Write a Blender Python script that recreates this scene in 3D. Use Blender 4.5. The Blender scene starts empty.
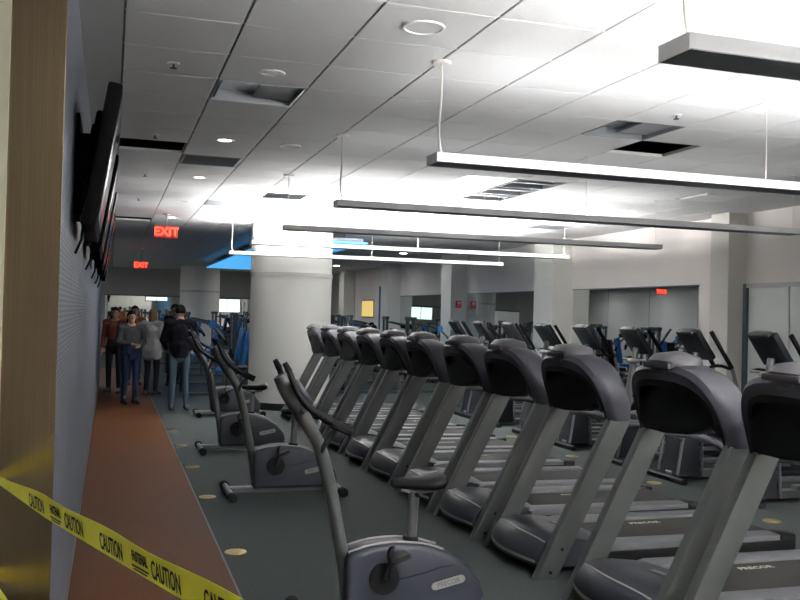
import bpy, bmesh, math, random
import numpy as np
from mathutils import Vector, Matrix
random.seed(7)
scn = bpy.context.scene
COL = scn.collection
PI = math.pi

# ------------------------------------------------------------------ camera
FPX = 896.2
CAMH = 1.70
def _cam_basis(vx=110.34, vy=307.09, roll=0.029):
    d = Vector(((vx-400)/FPX, -(vy-300)/FPX, 1.0)).normalized()      # world +Y seen in camera space
    up = Vector((math.sin(roll), math.cos(roll), 0))
    z = (up - d*up.dot(d)).normalized()
    x = z.cross(d)
    if x.x < 0: x = -x
    return x, d, z
_bx, _by, _bz = _cam_basis()
right = Vector((_bx[0], _by[0], _bz[0]))
upv = Vector((_bx[1], _by[1], _bz[1]))
fwd = Vector((_bx[2], _by[2], _bz[2]))
cam_data = bpy.data.cameras.new('camera')
cam_data.sensor_width = 36.0
cam_data.lens = 36.0*FPX/800.0
cam_data.clip_start = 0.05
cam_data.clip_end = 200
cam = bpy.data.objects.new('camera', cam_data)
COL.objects.link(cam)
m = Matrix((right, upv, -fwd)).transposed().to_4x4()
m.translation = Vector((0, 0, CAMH))
cam.matrix_world = m
scn.camera = cam

# ------------------------------------------------------------------ world, exposure
world = bpy.data.worlds.new('world'); scn.world = world
world.use_nodes = True
world.node_tree.nodes['Background'].inputs[0].default_value = (0.55, 0.6, 0.7, 1)
world.node_tree.nodes['Background'].inputs[1].default_value = 0.05
scn.view_settings.view_transform = 'Standard'
scn.view_settings.look = 'None'
scn.view_settings.exposure = 0.4
scn.view_settings.gamma = 1.0
scn.view_settings.use_curve_mapping = False
LAMP = {-2: 900, -1: 1050, 0: 330, 1: 22, 2: 6, 3: 22, 4: 520, 5: 320}   # lamp strips, pendant by pendant (some are dimmed; negative keys are added fill)
FILL_FAR = 100.0  # strength of the added downlights that fill the dim far end
DOWN = 9.0           # strength of lit recessed downlights

# ------------------------------------------------------------------ room numbers (metres)
H = CAMH + 1.5345    # ceiling
T = 0.61             # ceiling tile
GX, GY = 0.029, 4.824
XL, XR = -0.195, 8.5
PIER_Y = 3.72        # end of the perforated wall
YL_END = 20.3
YF = 36.0
YB = -3.0
XB = -2.6

# ------------------------------------------------------------------ materials
def new_mat(name):
    mt = bpy.data.materials.new(name); mt.use_nodes = True
    nt = mt.node_tree
    return mt, nt, nt.nodes['Principled BSDF']
def mat(name, col, rough=0.5, metal=0.0, var=0.12, scale=8.0, bump=0.0, bscale=None, stretch=None, spec=None, emit=None, estr=0.0):
    mt, nt, b = new_mat(name)
    tc = nt.nodes.new('ShaderNodeTexCoord')
    mp = nt.nodes.new('ShaderNodeMapping')
    if stretch: mp.inputs['Scale'].default_value = stretch
    nt.links.new(tc.outputs['Object'], mp.inputs[0])
    nz = nt.nodes.new('ShaderNodeTexNoise'); nz.inputs['Scale'].default_value = scale; nz.inputs['Detail'].default_value = 3
    nt.links.new(mp.outputs[0], nz.inputs['Vector'])
    mx = nt.nodes.new('ShaderNodeMix'); mx.data_type = 'RGBA'
    mx.inputs[6].default_value = (*[c*(1-var) for c in col], 1)
    mx.inputs[7].default_value = (*[min(1, c*(1+var)) for c in col], 1)
    nt.links.new(nz.outputs[0], mx.inputs[0])
    nt.links.new(mx.outputs[2], b.inputs['Base Color'])
    b.inputs['Roughness'].default_value = rough
    b.inputs['Metallic'].default_value = metal
    if spec is not None: b.inputs['Specular IOR Level'].default_value = spec
    if bump:
        n2 = nt.nodes.new('ShaderNodeTexNoise'); n2.inputs['Scale'].default_value = bscale or scale*6
        nt.links.new(mp.outputs[0], n2.inputs['Vector'])
        bp = nt.nodes.new('ShaderNodeBump'); bp.inputs['Strength'].default_value = bump; bp.inputs['Distance'].default_value = 0.01
        nt.links.new(n2.outputs[0], bp.inputs['Height']); nt.links.new(bp.outputs[0], b.inputs['Normal'])
    if emit:
        b.inputs['Emission Color'].default_value = (*emit, 1); b.inputs['Emission Strength'].default_value = estr
    return mt
M = {}
M['tile'] = mat('ceiling_tile_fibre', (0.72, 0.72, 0.72), 0.9, var=0.05, scale=40, bump=0.25, bscale=160)
M['rail_dark'] = mat('ceiling_rail_dark', (0.22, 0.22, 0.225), 0.6)
M['rail_pale'] = mat('ceiling_rail_pale', (0.82, 0.82, 0.80), 0.5)  # pale tone stands in for light caught on the tile edges
M['plenum'] = mat('plenum_dark', (0.02, 0.02, 0.022), 0.9)
M['plaster'] = mat('painted_plaster', (0.62, 0.60, 0.56), 0.85, var=0.04, scale=3)
M['cream'] = mat('cream_wall_paint', (0.88, 0.84, 0.64), 0.8, var=0.04, scale=2)
M['wallgrey'] = mat('grey_wall_paint', (0.5, 0.5, 0.49), 0.85, var=0.05, scale=2)
M['pink'] = mat('warm_white_wall_paint', (0.85, 0.80, 0.765), 0.85, var=0.04, scale=1.5)
M['pillar'] = mat('pillar_paint', (0.87, 0.87, 0.82), 0.75, var=0.04, scale=2)
M['white'] = mat('white_enamel', (0.82, 0.82, 0.82), 0.45, var=0.03)
M['fixture'] = mat('pendant_grey_enamel', (0.72, 0.72, 0.73), 0.5, var=0.03)
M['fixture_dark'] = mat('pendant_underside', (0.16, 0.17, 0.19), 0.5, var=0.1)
M['cord'] = mat('white_cord', (0.75, 0.72, 0.68), 0.6)
M['black'] = mat('black_plastic', (0.006, 0.006, 0.0066), 0.5, var=0.2, spec=0.12)
M['rubber'] = mat('black_rubber', (0.0088, 0.0088, 0.0096), 0.8, var=0.2, bump=0.1, spec=0.12)
M['screen'] = mat('screen_glass', (0.012, 0.012, 0.016), 0.12, var=0.05, spec=0.6)
M['tvback'] = mat('television_case', (0.0024, 0.0024, 0.0027), 0.7, spec=0.05)
M['silver'] = mat('silver_paint', (0.1913, 0.1976, 0.204), 0.35, 0.6, var=0.06)
M['tm_grey'] = mat('grey_upright_paint', (0.0904, 0.0975, 0.0939), 0.42, 0.2, var=0.08, scale=4, spec=0.3)
M['tm_purple'] = mat('slate_moulding', (0.037, 0.0374, 0.047), 0.42, 0.05, var=0.08, scale=5, bump=0.03, bscale=300, spec=0.3)
M['tm_hood'] = mat('charcoal_hood', (0.0265, 0.0294, 0.0366), 0.38, var=0.1, scale=6, spec=0.25)
M['tm_rail'] = mat('pale_side_rail', (0.1275, 0.1306, 0.1403), 0.5, 0.2, var=0.08, spec=0.3)
M['belt'] = mat('running_belt', (0.021, 0.0203, 0.0189), 0.75, var=0.25, scale=30, bump=0.1, spec=0.15)
M['trim'] = mat('pale_trim', (0.32, 0.312, 0.296), 0.4, 0.2)
M['pod'] = mat('console_pod', (0.0746, 0.0722, 0.0796), 0.4, var=0.06, spec=0.3)
M['dark_slot'] = mat('dark_slot', (0.05, 0.045, 0.055), 0.5, spec=0.15)
M['lettering'] = mat('pale_lettering', (0.525, 0.504, 0.42), 0.6, var=0.03)
M['bike_body'] = mat('slate_bike_shell', (0.0287, 0.0311, 0.0422), 0.4, var=0.1, scale=6, spec=0.25)
M['bike_frame'] = mat('grey_bike_frame', (0.0857, 0.0929, 0.0914), 0.4, 0.3, var=0.06, spec=0.3)
M['badge'] = mat('pale_badge', (0.36, 0.36, 0.34), 0.5)
M['badge_text'] = mat('badge_text', (0.16, 0.16, 0.17), 0.6)
M['chrome'] = mat('chrome', (0.75, 0.75, 0.76), 0.18, 0.95, var=0.02)
M['mirror'] = mat('mirror_glass', (0.72, 0.75, 0.74), 0.015, 1.0, var=0.01)
M['frosted'] = mat('frosted_panel', (0.70, 0.74, 0.71), 0.35, var=0.05, scale=1.5)
M['yellow_tape'] = mat('yellow_tape', (0.93, 0.89, 0.02), 0.45, var=0.04)
M['ink'] = mat('black_ink', (0.02, 0.02, 0.02), 0.6, spec=0.1)
M['brass'] = mat('brass', (0.434, 0.329, 0.119), 0.35, 0.8, var=0.1)
M['blue_pad'] = mat('blue_upholstery', (0.02, 0.16, 0.42), 0.45, var=0.15, spec=0.3)
M['blue_wall'] = mat('blue_wall_paint', (0.06, 0.16, 0.28), 0.8, var=0.1)
M['jamb'] = mat('dark_jamb', (0.10, 0.13, 0.16), 0.6)
M['black_pad'] = mat('black_upholstery', (0.007, 0.007, 0.0084), 0.5, spec=0.15)
M['red'] = mat('red_enamel', (0.55, 0.03, 0.03), 0.4)
M['yellow_board'] = mat('yellow_board', (0.85, 0.62, 0.16), 0.7, emit=(1.0, 0.72, 0.25), estr=0.5)  # emission put in so the board looks lit, though it is no lamp
M['exit_red'] = mat('exit_letters', (0.9, 0.05, 0.03), 0.5, emit=(1.0, 0.05, 0.025), estr=3.2)
M['exit_face'] = mat('exit_face', (0.25, 0.02, 0.015), 0.4, emit=(1.0, 0.06, 0.03), estr=0.14)
for _k, _v in LAMP.items(): M['lamp%d' % _k] = mat('lamp_strip', (1, 1, 1), 0.5, emit=(1.0, 0.985, 0.97), estr=_v)
M['down_lit'] = mat('lit_downlight', (1, 1, 1), 0.5, emit=(1.0, 0.98, 0.96), estr=DOWN)
M['fill_far'] = mat('fill_downlight_far', (1, 1, 1), 0.5, emit=(1.0, 0.98, 0.96), estr=FILL_FAR)
M['fill_bay'] = mat('fill_downlight_bay', (1, 1, 1), 0.5, emit=(1.0, 0.98, 0.96), estr=FILL_FAR*2.4)
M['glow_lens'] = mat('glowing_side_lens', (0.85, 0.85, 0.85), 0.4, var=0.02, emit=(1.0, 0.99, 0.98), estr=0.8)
M['blue_glow'] = mat('backlit_blue_panel', (0.1, 0.45, 0.8), 0.5, var=0.04, scale=1, emit=(0.08, 0.42, 0.86), estr=0.8)
M['lit_window'] = mat('lit_window', (0.8, 0.9, 0.85), 0.4, emit=(0.75, 0.95, 0.88), estr=1.2)
M['lit_tile'] = mat('light_diffuser', (0.9, 0.9, 0.9), 0.5, emit=(1, 1, 1), estr=1.1)
M['louver'] = mat('grey_grille', (0.22, 0.235, 0.25), 0.5, 0.3)
M['duct'] = mat('galvanised_duct', (0.55, 0.57, 0.6), 0.3, 0.75, var=0.12, scale=3)
# carpet
M['carpet'] = mat('carpet', (0.0614, 0.0712, 0.0701), 0.95, var=0.28, scale=55, bump=0.5, bscale=400, spec=0.1)
# brown walkway with fine grain running along the wall
M['walk'] = mat('brown_walkway', (0.088, 0.0325, 0.0095), 0.6, var=0.22, scale=6, stretch=(9, 1.0, 1), bump=0.05, spec=0.15)
# brushed bronze
def brushed():
    mt, nt, b = new_mat('brushed_bronze')
    tc = nt.nodes.new('ShaderNodeTexCoord'); mp = nt.nodes.new('ShaderNodeMapping')
    mp.inputs['Scale'].default_value = (220, 220, 1.5)
    nt.links.new(tc.outputs['Object'], mp.inputs[0])
    nz = nt.nodes.new('ShaderNodeTexNoise'); nz.inputs['Scale'].default_value = 1.0
    nt.links.new(mp.outputs[0], nz.inputs['Vector'])
    cr = nt.nodes.new('ShaderNodeValToRGB')
    cr.color_ramp.elements[0].color = (0.17, 0.125, 0.075, 1); cr.color_ramp.elements[1].color = (0.27, 0.205, 0.13, 1)
    nt.links.new(nz.outputs[0], cr.inputs[0]); nt.links.new(cr.outputs[0], b.inputs['Base Color'])
    b.inputs['Metallic'].default_value = 0.9; b.inputs['Roughness'].default_value = 0.22
    return mt
M['bronze'] = brushed()
# perforated metal: staggered round holes
def perforated():
    mt, nt, b = new_mat('perforated_metal')
    N = nt.nodes.new; L = nt.links.new
    g = N('ShaderNodeNewGeometry'); s = N('ShaderNodeSeparateXYZ'); L(g.outputs['Position'], s.inputs[0])
    def mth(op, a, bb=None):
        n = N('ShaderNodeMath'); n.operation = op
        for k, v in ((0, a), (1, bb)):
            if v is None: continue
            if isinstance(v, (int, float)): n.inputs[k].default_value = v
            else: L(v, n.inputs[k])
        return n.outputs[0]
    P = 0.026
    v = mth('DIVIDE', s.outputs['Z'], P*0.866); row = mth('FLOOR', v)
    off = mth('MULTIPLY', mth('MODULO', row, 2.0), 0.5)
    u = mth('ADD', mth('DIVIDE', s.outputs['Y'], P), off)
    fu = mth('SUBTRACT', mth('FRACT', u), 0.5); fv = mth('SUBTRACT', mth('FRACT', v), 0.5)
    d = mth('SQRT', mth('ADD', mth('MULTIPLY', fu, fu), mth('MULTIPLY', fv, fv)))
    hole = mth('LESS_THAN', d, 0.30)
    mx = N('ShaderNodeMix'); mx.data_type = 'RGBA'
    mx.inputs[6].default_value = (0.19, 0.21, 0.25, 1); mx.inputs[7].default_value = (0.045, 0.05, 0.07, 1)
    L(hole, mx.inputs[0]); L(mx.outputs[2], b.inputs['Base Color'])
    b.inputs['Metallic'].default_value = 0.15; b.inputs['Roughness'].default_value = 0.5
    return mt
M['perf'] = perforated()

# ------------------------------------------------------------------ mesh helpers
def link_obj(name, me, mt=None, parent=None, loc=None, rot=None):
    if mt is not None and not me.materials: me.materials.append(M[mt] if isinstance(mt, str) else mt)
    o = bpy.data.objects.new(name, me); COL.objects.link(o)
    if parent is not None: o.parent = parent
    if loc is not None: o.location = loc
    if rot is not None: o.rotation_euler = rot
    return o
class MB:
    def __init__(s): s.bm = bmesh.new()
    def box(s, x0, x1, y0, y1, z0, z1, bev=0.0, seg=1):
        b = bmesh.new()
        vs = [b.verts.new((x, y, z)) for z in (z0, z1) for y in (y0, y1) for x in (x0, x1)]
        for f in ((0,2,3,1),(4,5,7,6),(0,1,5,4),(2,6,7,3),(0,4,6,2),(1,3,7,5)): b.faces.new([vs[i] for i in f])
        if bev: bmesh.ops.bevel(b, geom=list(b.edges), offset=bev, segments=seg, affect='EDGES', profile=0.5)
        s._merge(b); return s
    def _merge(s, b):
        me = bpy.data.meshes.new('tmp'); b.to_mesh(me); b.free(); s.bm.from_mesh(me); bpy.data.meshes.remove(me)
    def prism(s, pts, y0, y1, axis='y', bev=0.0, seg=2):
        """polygon pts extruded between y0 and y1 along axis (pts are (x,z) for y, (y,z) for x, (x,y) for z)"""
        b = bmesh.new()
        def P(p, t):
            return {'y': (p[0], t, p[1]), 'x': (t, p[0], p[1]), 'z': (p[0], p[1], t)}[axis]
        a = [b.verts.new(P(p, y0)) for p in pts]; c = [b.verts.new(P(p, y1)) for p in pts]
        n = len(pts)
        b.faces.new(a); b.faces.new(c[::-1])
        for i in range(n): b.faces.new((a[i], c[i], c[(i+1) % n], a[(i+1) % n]))
        bmesh.ops.recalc_face_normals(b, faces=list(b.faces))
        if bev:
            ed = [e for e in b.edges if (e.verts[0] in a) == (e.verts[1] in a)]
            bmesh.ops.bevel(b, geom=ed, offset=bev, segments=seg, affect='EDGES', profile=0.5)
        s._merge(b); return s
    def loft(s, rings, cap=True, closed=False):
        b = bmesh.new()
        R = [[b.verts.new(p) for p in r] for r in rings]
        n = len(R[0]); k = len(R)
        for i in range(k if closed else k-1):
            A, B = R[i], R[(i+1) % k]
            for j in range(n): b.faces.new((A[j], A[(j+1) % n], B[(j+1) % n], B[j]))
        if cap and not closed:
            b.faces.new(R[0][::-1]); b.faces.new(R[-1])
        bmesh.ops.recalc_face_normals(b, faces=list(b.faces))
        s._merge(b); return s
    def tube(s, pts, r, n=10, smooth=0, flat=1.0):
        """round tube through pts; r is a number or a list"""
        pts = [Vector(p) for p in pts]
        rs = list(r) if isinstance(r, (list, tuple)) else [r]*len(pts)
        for _ in range(smooth):
            np_, nr = [pts[0]], [rs[0]]
            for i in range(len(pts)-1):
                a, c = pts[i], pts[i+1]
                np_ += [a.lerp(c, .25), a.lerp(c, .75)]; nr += [rs[i]*.75+rs[i+1]*.25, rs[i]*.25+rs[i+1]*.75]
            np_.append(pts[-1]); nr.append(rs[-1]); pts, rs = np_, nr
        rings = []; prev = None
        for i, p in enumerate(pts):
            t = (pts[min(i+1, len(pts)-1)]-pts[max(i-1, 0)]).normalized()
            if prev is None:
                ref = Vector((0, 1, 0)) if abs(t.y) < .9 else Vector((1, 0, 0))
                u = (ref-t*ref.dot(t)).normalized()
            else: u = (prev-t*prev.dot(t)).normalized()
            prev = u; w = t.cross(u)
            rings.append([p+(u*math.cos(2*PI*k/n)*flat+w*math.sin(2*PI*k/n))*rs[i] for k in range(n)])
        return s.loft(rings)
    def cyl(s, c, r, h, axis='z', n=24, r2=None):
        c = Vector(c); r2 = r if r2 is None else r2
        ax = {'x': Vector((1,0,0)), 'y': Vector((0,1,0)), 'z': Vector((0,0,1))}[axis]
        u = Vector((0,1,0)) if axis == 'x' else Vector((0,0,1)) if axis == 'y' else Vector((1,0,0))
        w = ax.cross(u)
        rings = [[c+ax*t+(u*math.cos(2*PI*k/n)+w*math.sin(2*PI*k/n))*q for k in range(n)] for t, q in ((0, r), (h, r2))]
        return s.loft(rings)
    def lathe(s, prof, c=(0,0,0), n=24):
        c = Vector(c)
        return s.loft([[c+Vector((r*math.cos(2*PI*k/n), r*math.sin(2*PI*k/n), z)) for k in range(n)] for r, z in prof])
    def ball(s, c, rx, ry=None, rz=None, sub=2):
        b = bmesh.new(); bmesh.ops.create_icosphere(b, subdivisions=sub, radius=1)
        for v in b.verts: v.co = Vector((c[0]+v.co.x*rx, c[1]+v.co.y*(ry or rx), c[2]+v.co.z*(rz or rx)))
        s._merge(b); return s
    def mesh(s, name, ang=35):
        me = bpy.data.meshes.new(name); s.bm.to_mesh(me); s.bm.free()
        for p in me.polygons: p.use_smooth = True
        me.set_sharp_from_angle(angle=math.radians(ang))
        return me
    def build(s, name, mt, parent=None, loc=None, rot=None, ang=35):
        return link_obj(name, s.mesh(name, ang), mt, parent, loc, rot)
def tag(o, label=None, cat=None, group=None, kind=None):
    if label: o['label'] = label
    if cat: o['category'] = cat
    if group: o['group'] = group
    if kind: o['kind'] = kind
    return o
def empty(name, loc=(0,0,0), rz=0.0):
    o = bpy.data.objects.new(name, None); o.empty_display_size = 0.1; COL.objects.link(o)
    o.location = loc; o.rotation_euler = (0, 0, rz); return o
def copy_tree(o, parent=None):
    c = o.copy(); COL.objects.link(c); c.parent = parent
    for ch in list(o.children): copy_tree(ch, c)
    return c
def text_mesh(txt, size, extrude=0.001, bold=0.0, sx=1.0):
    cu = bpy.data.curves.new('txt', 'FONT'); cu.body = txt; cu.size = size; cu.extrude = extrude; cu.offset = bold
    cu.align_x = 'CENTER'; cu.align_y = 'CENTER'; cu.resolution_u = 3
    o = bpy.data.objects.new('txt', cu); COL.objects.link(o)
    dg = bpy.context.evaluated_depsgraph_get()
    me = bpy.data.meshes.new_from_object(o.evaluated_get(dg))
    bpy.data.objects.remove(o); bpy.data.curves.remove(cu)
    if sx != 1.0:
        for v in me.vertices: v.co.x *= sx
    me.materials.clear()
    return me
ORD = ['first', 'second', 'third', 'fourth', 'fifth', 'sixth', 'seventh', 'eighth', 'ninth', 'tenth', 'eleventh', 'twelfth']

# ================================================================== THE SETTING
fl = MB().box(XB, XR+0.3, YB, YF+0.3, -0.1, 0.0).build('floor', 'carpet'); tag(fl, kind='structure', label='dark grey carpet floor of the gym')
wk = MB().box(XL, 0.775, 0.5, YL_END+6, 0.0, 0.006).build('walkway', 'walk', fl); tag(wk, label='brown walkway strip along the wall')
MB().box(0.775, 0.787, 0.5, YL_END+6, 0.0, 0.009).build('edge_trim', 'tm_rail', fl)

# ceiling: plenum slab, grid rails, tiles
SPECIAL = {(0,6):'open', (1,2):'duct', (1,7):'grille', (6,2):'duct_dark', (7,3):'open', (6,7):'lit', (7,7):'baffle', (7,8):'baffle', (7,9):'baffle',
           (11,7):'panel', (11,14):'grille', (3,11):'grille', (2,13):'grille', (0,18):'open'}
ce = MB().box(XB, XR+0.3, YB, YF+0.3, H+0.45, H+0.55).build('ceiling', 'plenum'); tag(ce, kind='structure', label='suspended tile ceiling with open and missing tiles')
NI = int((XR-GX)/T)+1
J0 = int(math.floor((YB-GY)/T)); J1 = int((YF-GY)/T)
tile_mb = MB().box(-T/2+0.006, T/2-0.006, -T/2+0.003, T/2-0.003, 0, 0.02, bev=0.003)
tile_me = tile_mb.mesh('ceiling_tile'); tile_me.materials.append(M['tile'])
cells = []
for i in range(-4, NI):
    for j in range(J0, J1+1):
        if (i, j) in SPECIAL: continue
        x, y = GX+(i+.5)*T, GY+(j+.5)*T
        if x > XR-0.02 or y > YF: continue
        if i < 0 and y > PIER_Y-0.1: continue
        v = Vector((x, y, H-CAMH)); zc = v.dot(fwd)
        ok = False
        if zc > 0.5:
            px = 400+FPX*v.dot(right)/zc; py = 300-FPX*v.dot(upv)/zc
            ok = -60 < px < 860 and -60 < py < 320
        cells.append((0 if ok else 1, zc if ok else 1e3, x, y))
cells.sort()
rest = MB()
for n, (a, b_, x, y) in enumerate(cells):
    if a == 0 and n < 295:
        o = bpy.data.objects.new('ceiling_tile', tile_me); COL.objects.link(o); o.parent = ce; o.location = (x, y, H)
    else:
        rest.box(x-T/2+0.006, x+T/2-0.006, y-T/2+0.003, y+T/2-0.003, H, H+0.02)
tag(rest.build('ceiling_tile_field', 'tile', ce), kind='stuff', label='remaining pale ceiling tiles further off')
for i in range(-4, NI+1):
    x = GX+i*T
    if x > XR: continue
    MB().box(x-0.012, x+0.012, YB if i < 1 else YB, YF, H+0.007, H+0.03).build('grid_rail', 'rail_dark', ce)
for j in range(J0, J1+2):
    y = GY+j*T
    if y > YF: continue
    MB().box(GX if y > PIER_Y else XB, XR, y-0.010, y+0.010, H+0.004, H+0.028).build('cross_rail', 'rail_pale', ce)
MB().box(XL-0.3, GX-0.006, PIER_Y, YL_END, H-0.004, H+0.03).build('border_strip', 'wallgrey', ce)
MB().box(XB, GX-0.006, YL_END, YF, H-0.004, H+0.03).build('border_strip', 'wallgrey', ce)
# specials
def cellbox(i, j): return GX+i*T+0.006, GX+(i+1)*T-0.006, GY+j*T+0.004, GY+(j+1)*T-0.004
for (i, j), k in SPECIAL.items():
    x0, x1, y0, y1 = cellbox(i, j)
    cx, cy = (x0+x1)/2, (y0+y1)/2
    if k in ('duct', 'duct_dark'):
        t = empty('ceiling_vent', (cx, cy, H))
        a = (x1-x0)/2; c = (y1-y0)/2
        sh = MB(); w = 0.012; hh = 0.09
        sh.box(-a, -a+w, -c, c, 0, hh); sh.box(a-w, a, -c, c, 0, hh); sh.box(-a+w, a-w, -c, -c+w, 0, hh); sh.box(-a+w, a-w, c-w, c, 0, hh)
        sh.build('collar', 'duct' if k == 'duct' else 'louver', t)
        pl = MB(); pl.box(-a+w, a-w, -c+w, c-w, hh-0.005, hh); pl.build('back_plate', 'duct' if k == 'duct' else 'louver', t)
        MB().box(-a+0.30, a-w, -c+0.07, c-0.07, 0.030, 0.042).build('baffle_plate', 'louver', t)
        MB().box(-a+w, -a+w+0.02, -c+0.03, c-0.03, 0.01, 0.03).build('side_lip', 'chrome', t)
        tag(t, 'open square air diffuser with shiny metal lining beside the walkway sprinkler' if k == 'duct' else 'open square air diffuser with dull grey lining beside a missing tile', 'vent')
    elif k == 'grille':
        t = empty('return_grille', (cx, cy, H)); a = (x1-x0)/2; c = (y1-y0)/2
        fr = MB(); w = 0.03
        fr.box(-a, -a+w, -c, c, -0.004, 0.02); fr.box(a-w, a, -c, c, -0.004, 0.02); fr.box(-a+w, a-w, -c, -c+w, -0.004, 0.02); fr.box(-a+w, a-w, c-w, c, -0.004, 0.02)
        fr.build('frame', 'louver', t)
        sl = MB().box(-a+w, a-w, -0.012, 0.012, 0.0, 0.012).mesh('slat'); sl.materials.append(M['louver'])
        for q in range(14):
            o = link_obj('slat', sl, None, t, (0, -c+w+(q+.5)*(2*c-2*w)/14, 0.004)); o.rotation_euler = (0.5, 0, 0)
        MB().box(-a+w, a-w, -c+w, c-w, 0.035, 0.04).build('backing', 'dark_slot', t)
        lab = {(1,7): 'grey slatted ceiling grille beside the missing black tile', (11,14): 'grey slatted ceiling grille close to the wall piers',
               (3,11): 'grey slatted ceiling grille right above a lit pendant light near the round column', (2,13): 'grey slatted ceiling grille between the downlights and the lit pendants'}[(i, j)]
        tag(t, lab, 'grille', 'slatted ceiling grilles')
    elif k == 'lit':
        t = MB().box(x0, x1, y0, y1, H+0.006, H+0.02, bev=0.003).build('light_panel', 'lit_tile'); tag(t, 'bright square ceiling light panel beside three open baffle bays', 'ceiling light')
    elif k == 'panel':
        t = MB().box(x0+0.04, x1, y0, y1-0.05, H-0.012, H+0.012, bev=0.004).build('access_panel', 'white'); tag(t, 'pale square access panel sagging out of the ceiling near the wall', 'panel')
    elif k == 'baffle':
        t = empty('baffle_bay', (cx, cy, H)); a = (x1-x0)/2; c = (y1-y0)/2
        fr = MB(); w = 0.02
        fr.box(-a, -a+w, -c, c, -0.003, 0.10); fr.box(a-w, a, -c, c, -0.003, 0.10); fr.box(-a+w, a-w, -c, -c+w, -0.003, 0.1); fr.box(-a+w, a-w, c-w, c, -0.003, 0.1)
        fr.build('frame', 'louver', t)
        MB().box(-a+w, a-w, -0.02, 0.06, 0.015, 0.06, bev=0.006).build('baffle', 'louver', t)
        MB().box(-a+w, a-w, -c+w, c-w, 0.11, 0.12).build('backing', 'plenum', t)
        tag(t, '%s dark open ceiling bay with a metal baffle counting from the bright light panel' % ORD[j-7], 'vent', 'open baffle bays')

# walls
wl = MB().box(XL-0.16, XL-0.012, PIER_Y+0.012, YL_END, 0, H+0.2).build('wall_left', 'wallgrey'); tag(wl, kind='structure', label='wall clad in perforated blue-grey metal panels')
PW = 1.22; y = PIER_Y+0.012; k = 0
while y < YL_END-0.05:
    y1 = min(y+PW, YL_END)
    MB().box(XL-0.012, XL, y, y1-0.005, 0.0, H+0.15, bev=0.0015).build('panel', 'perf', wl)
    y = y1
MB().box(XL-0.195, XL+0.003, PIER_Y, PIER_Y+0.012, 0, H+0.2, bev=0.002).build('end_plate', 'bronze', wl)['label'] = 'brushed bronze end plate'
wc = MB().box(XB, XL-0.195, PIER_Y-0.03, PIER_Y+0.13, 0, H+0.3).build('wall_entry', 'cream'); tag(wc, kind='structure', label='cream painted wall beside the bronze pier')
tag(MB().box(XB-0.15, XB, YB, YF, 0, H+0.5).build('wall_side', 'white'), kind='structure')
tag(MB().box(XB, XR+.3, YB-0.15, YB, 0, H+0.5).build('wall_back', 'plaster'), kind='structure')
wr = MB().box(XR, XR+0.2, YB, YF, 0, H+0.5).build('wall_right', 'pink'); tag(wr, kind='structure', label='warm white wall with mirrors between piers')
wf = MB().box(XB, XR+0.2, YF, YF+0.2, 0, H+0.5).build('wall_far', 'wallgrey'); tag(wf, kind='structure', label='far grey wall over a long mirror')
# piers along the right wall
PIERS = [(10.5, 10.9, 0.30), (15.5, 16.3, 0.42), (20.9, 21.6, 0.42), (26.3, 27.0, 0.42), (31.7, 32.4, 0.42)]
for n, (a, b_, d) in enumerate(PIERS):
    MB().box(XR-d, XR, a, b_, 0, H, bev=0.006).build('pier', 'pillar' if n else 'plaster', wr)
    MB().box(XR-d-0.012, XR, a-0.012, b_+0.012, 0, 0.1).build('plinth', 'rubber', wr)
# mirrors on the right wall (each sheet a thing)
MZ0, MZ1 = 0.35, 2.24
for a, b_, nm in [(11.55, 15.42, 'between the slim pier and the first wide pier'), (16.4, 20.8, 'between the first and second wide piers'), (21.7, 26.2, 'between the second and third wide piers')]:
    t = empty('wall_mirror', (XR, (a+b_)/2, MZ0)); hw = (b_-a)/2
    nsh = 3
    for s_ in range(nsh):
        w0 = -hw+s_*2*hw/nsh; w1 = w0+2*hw/nsh-0.004
        MB().box(-0.012, -0.002, w0, w1, 0, MZ1-MZ0, bev=0.002).build('mirror_sheet', 'mirror', t)
    MB().box(-0.02, -0.001, -hw-0.015, hw+0.015, -0.02, 0).build('bottom_channel', 'silver', t)
    MB().box(-0.018, -0.001, -hw-0.015, hw+0.015, MZ1-MZ0, MZ1-MZ0+0.015).build('top_channel', 'silver', t)
    t.rotation_euler = (0, math.radians(0.8), 0); t.location.x = XR-math.sin(math.radians(0.8))*(MZ1-MZ0)-0.004
    tag(t, 'long frameless wall mirror '+nm, 'mirror', 'wall mirrors')
# frosted pale panels to the near side of the slim pier
t = empty('frosted_screen', (XR, 8.4, 0)); 
for s_ in range(5):
    y0 = -2.0+s_*0.80
    MB().box(-0.04, -0.02, y0+0.01, y0+0.79, 0.1, 2.18, bev=0.003).build('pane', 'frosted', t)
MB().box(-0.05, -0.001, -2.0, 2.03, 2.18, 2.24).build('head_rail', 'wallgrey', t); MB().box(-0.05, -0.001, -2.0, 2.03, 0.02, 0.1).build('sill_rail', 'wallgrey', t)
MB().box(-0.05, -0.001, 2.03, 2.1, 0.02, 2.24).build('jamb', 'jamb', t)
tag(t, 'pale frosted panel screen on the wall beside the slim pier', 'screen')
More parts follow.
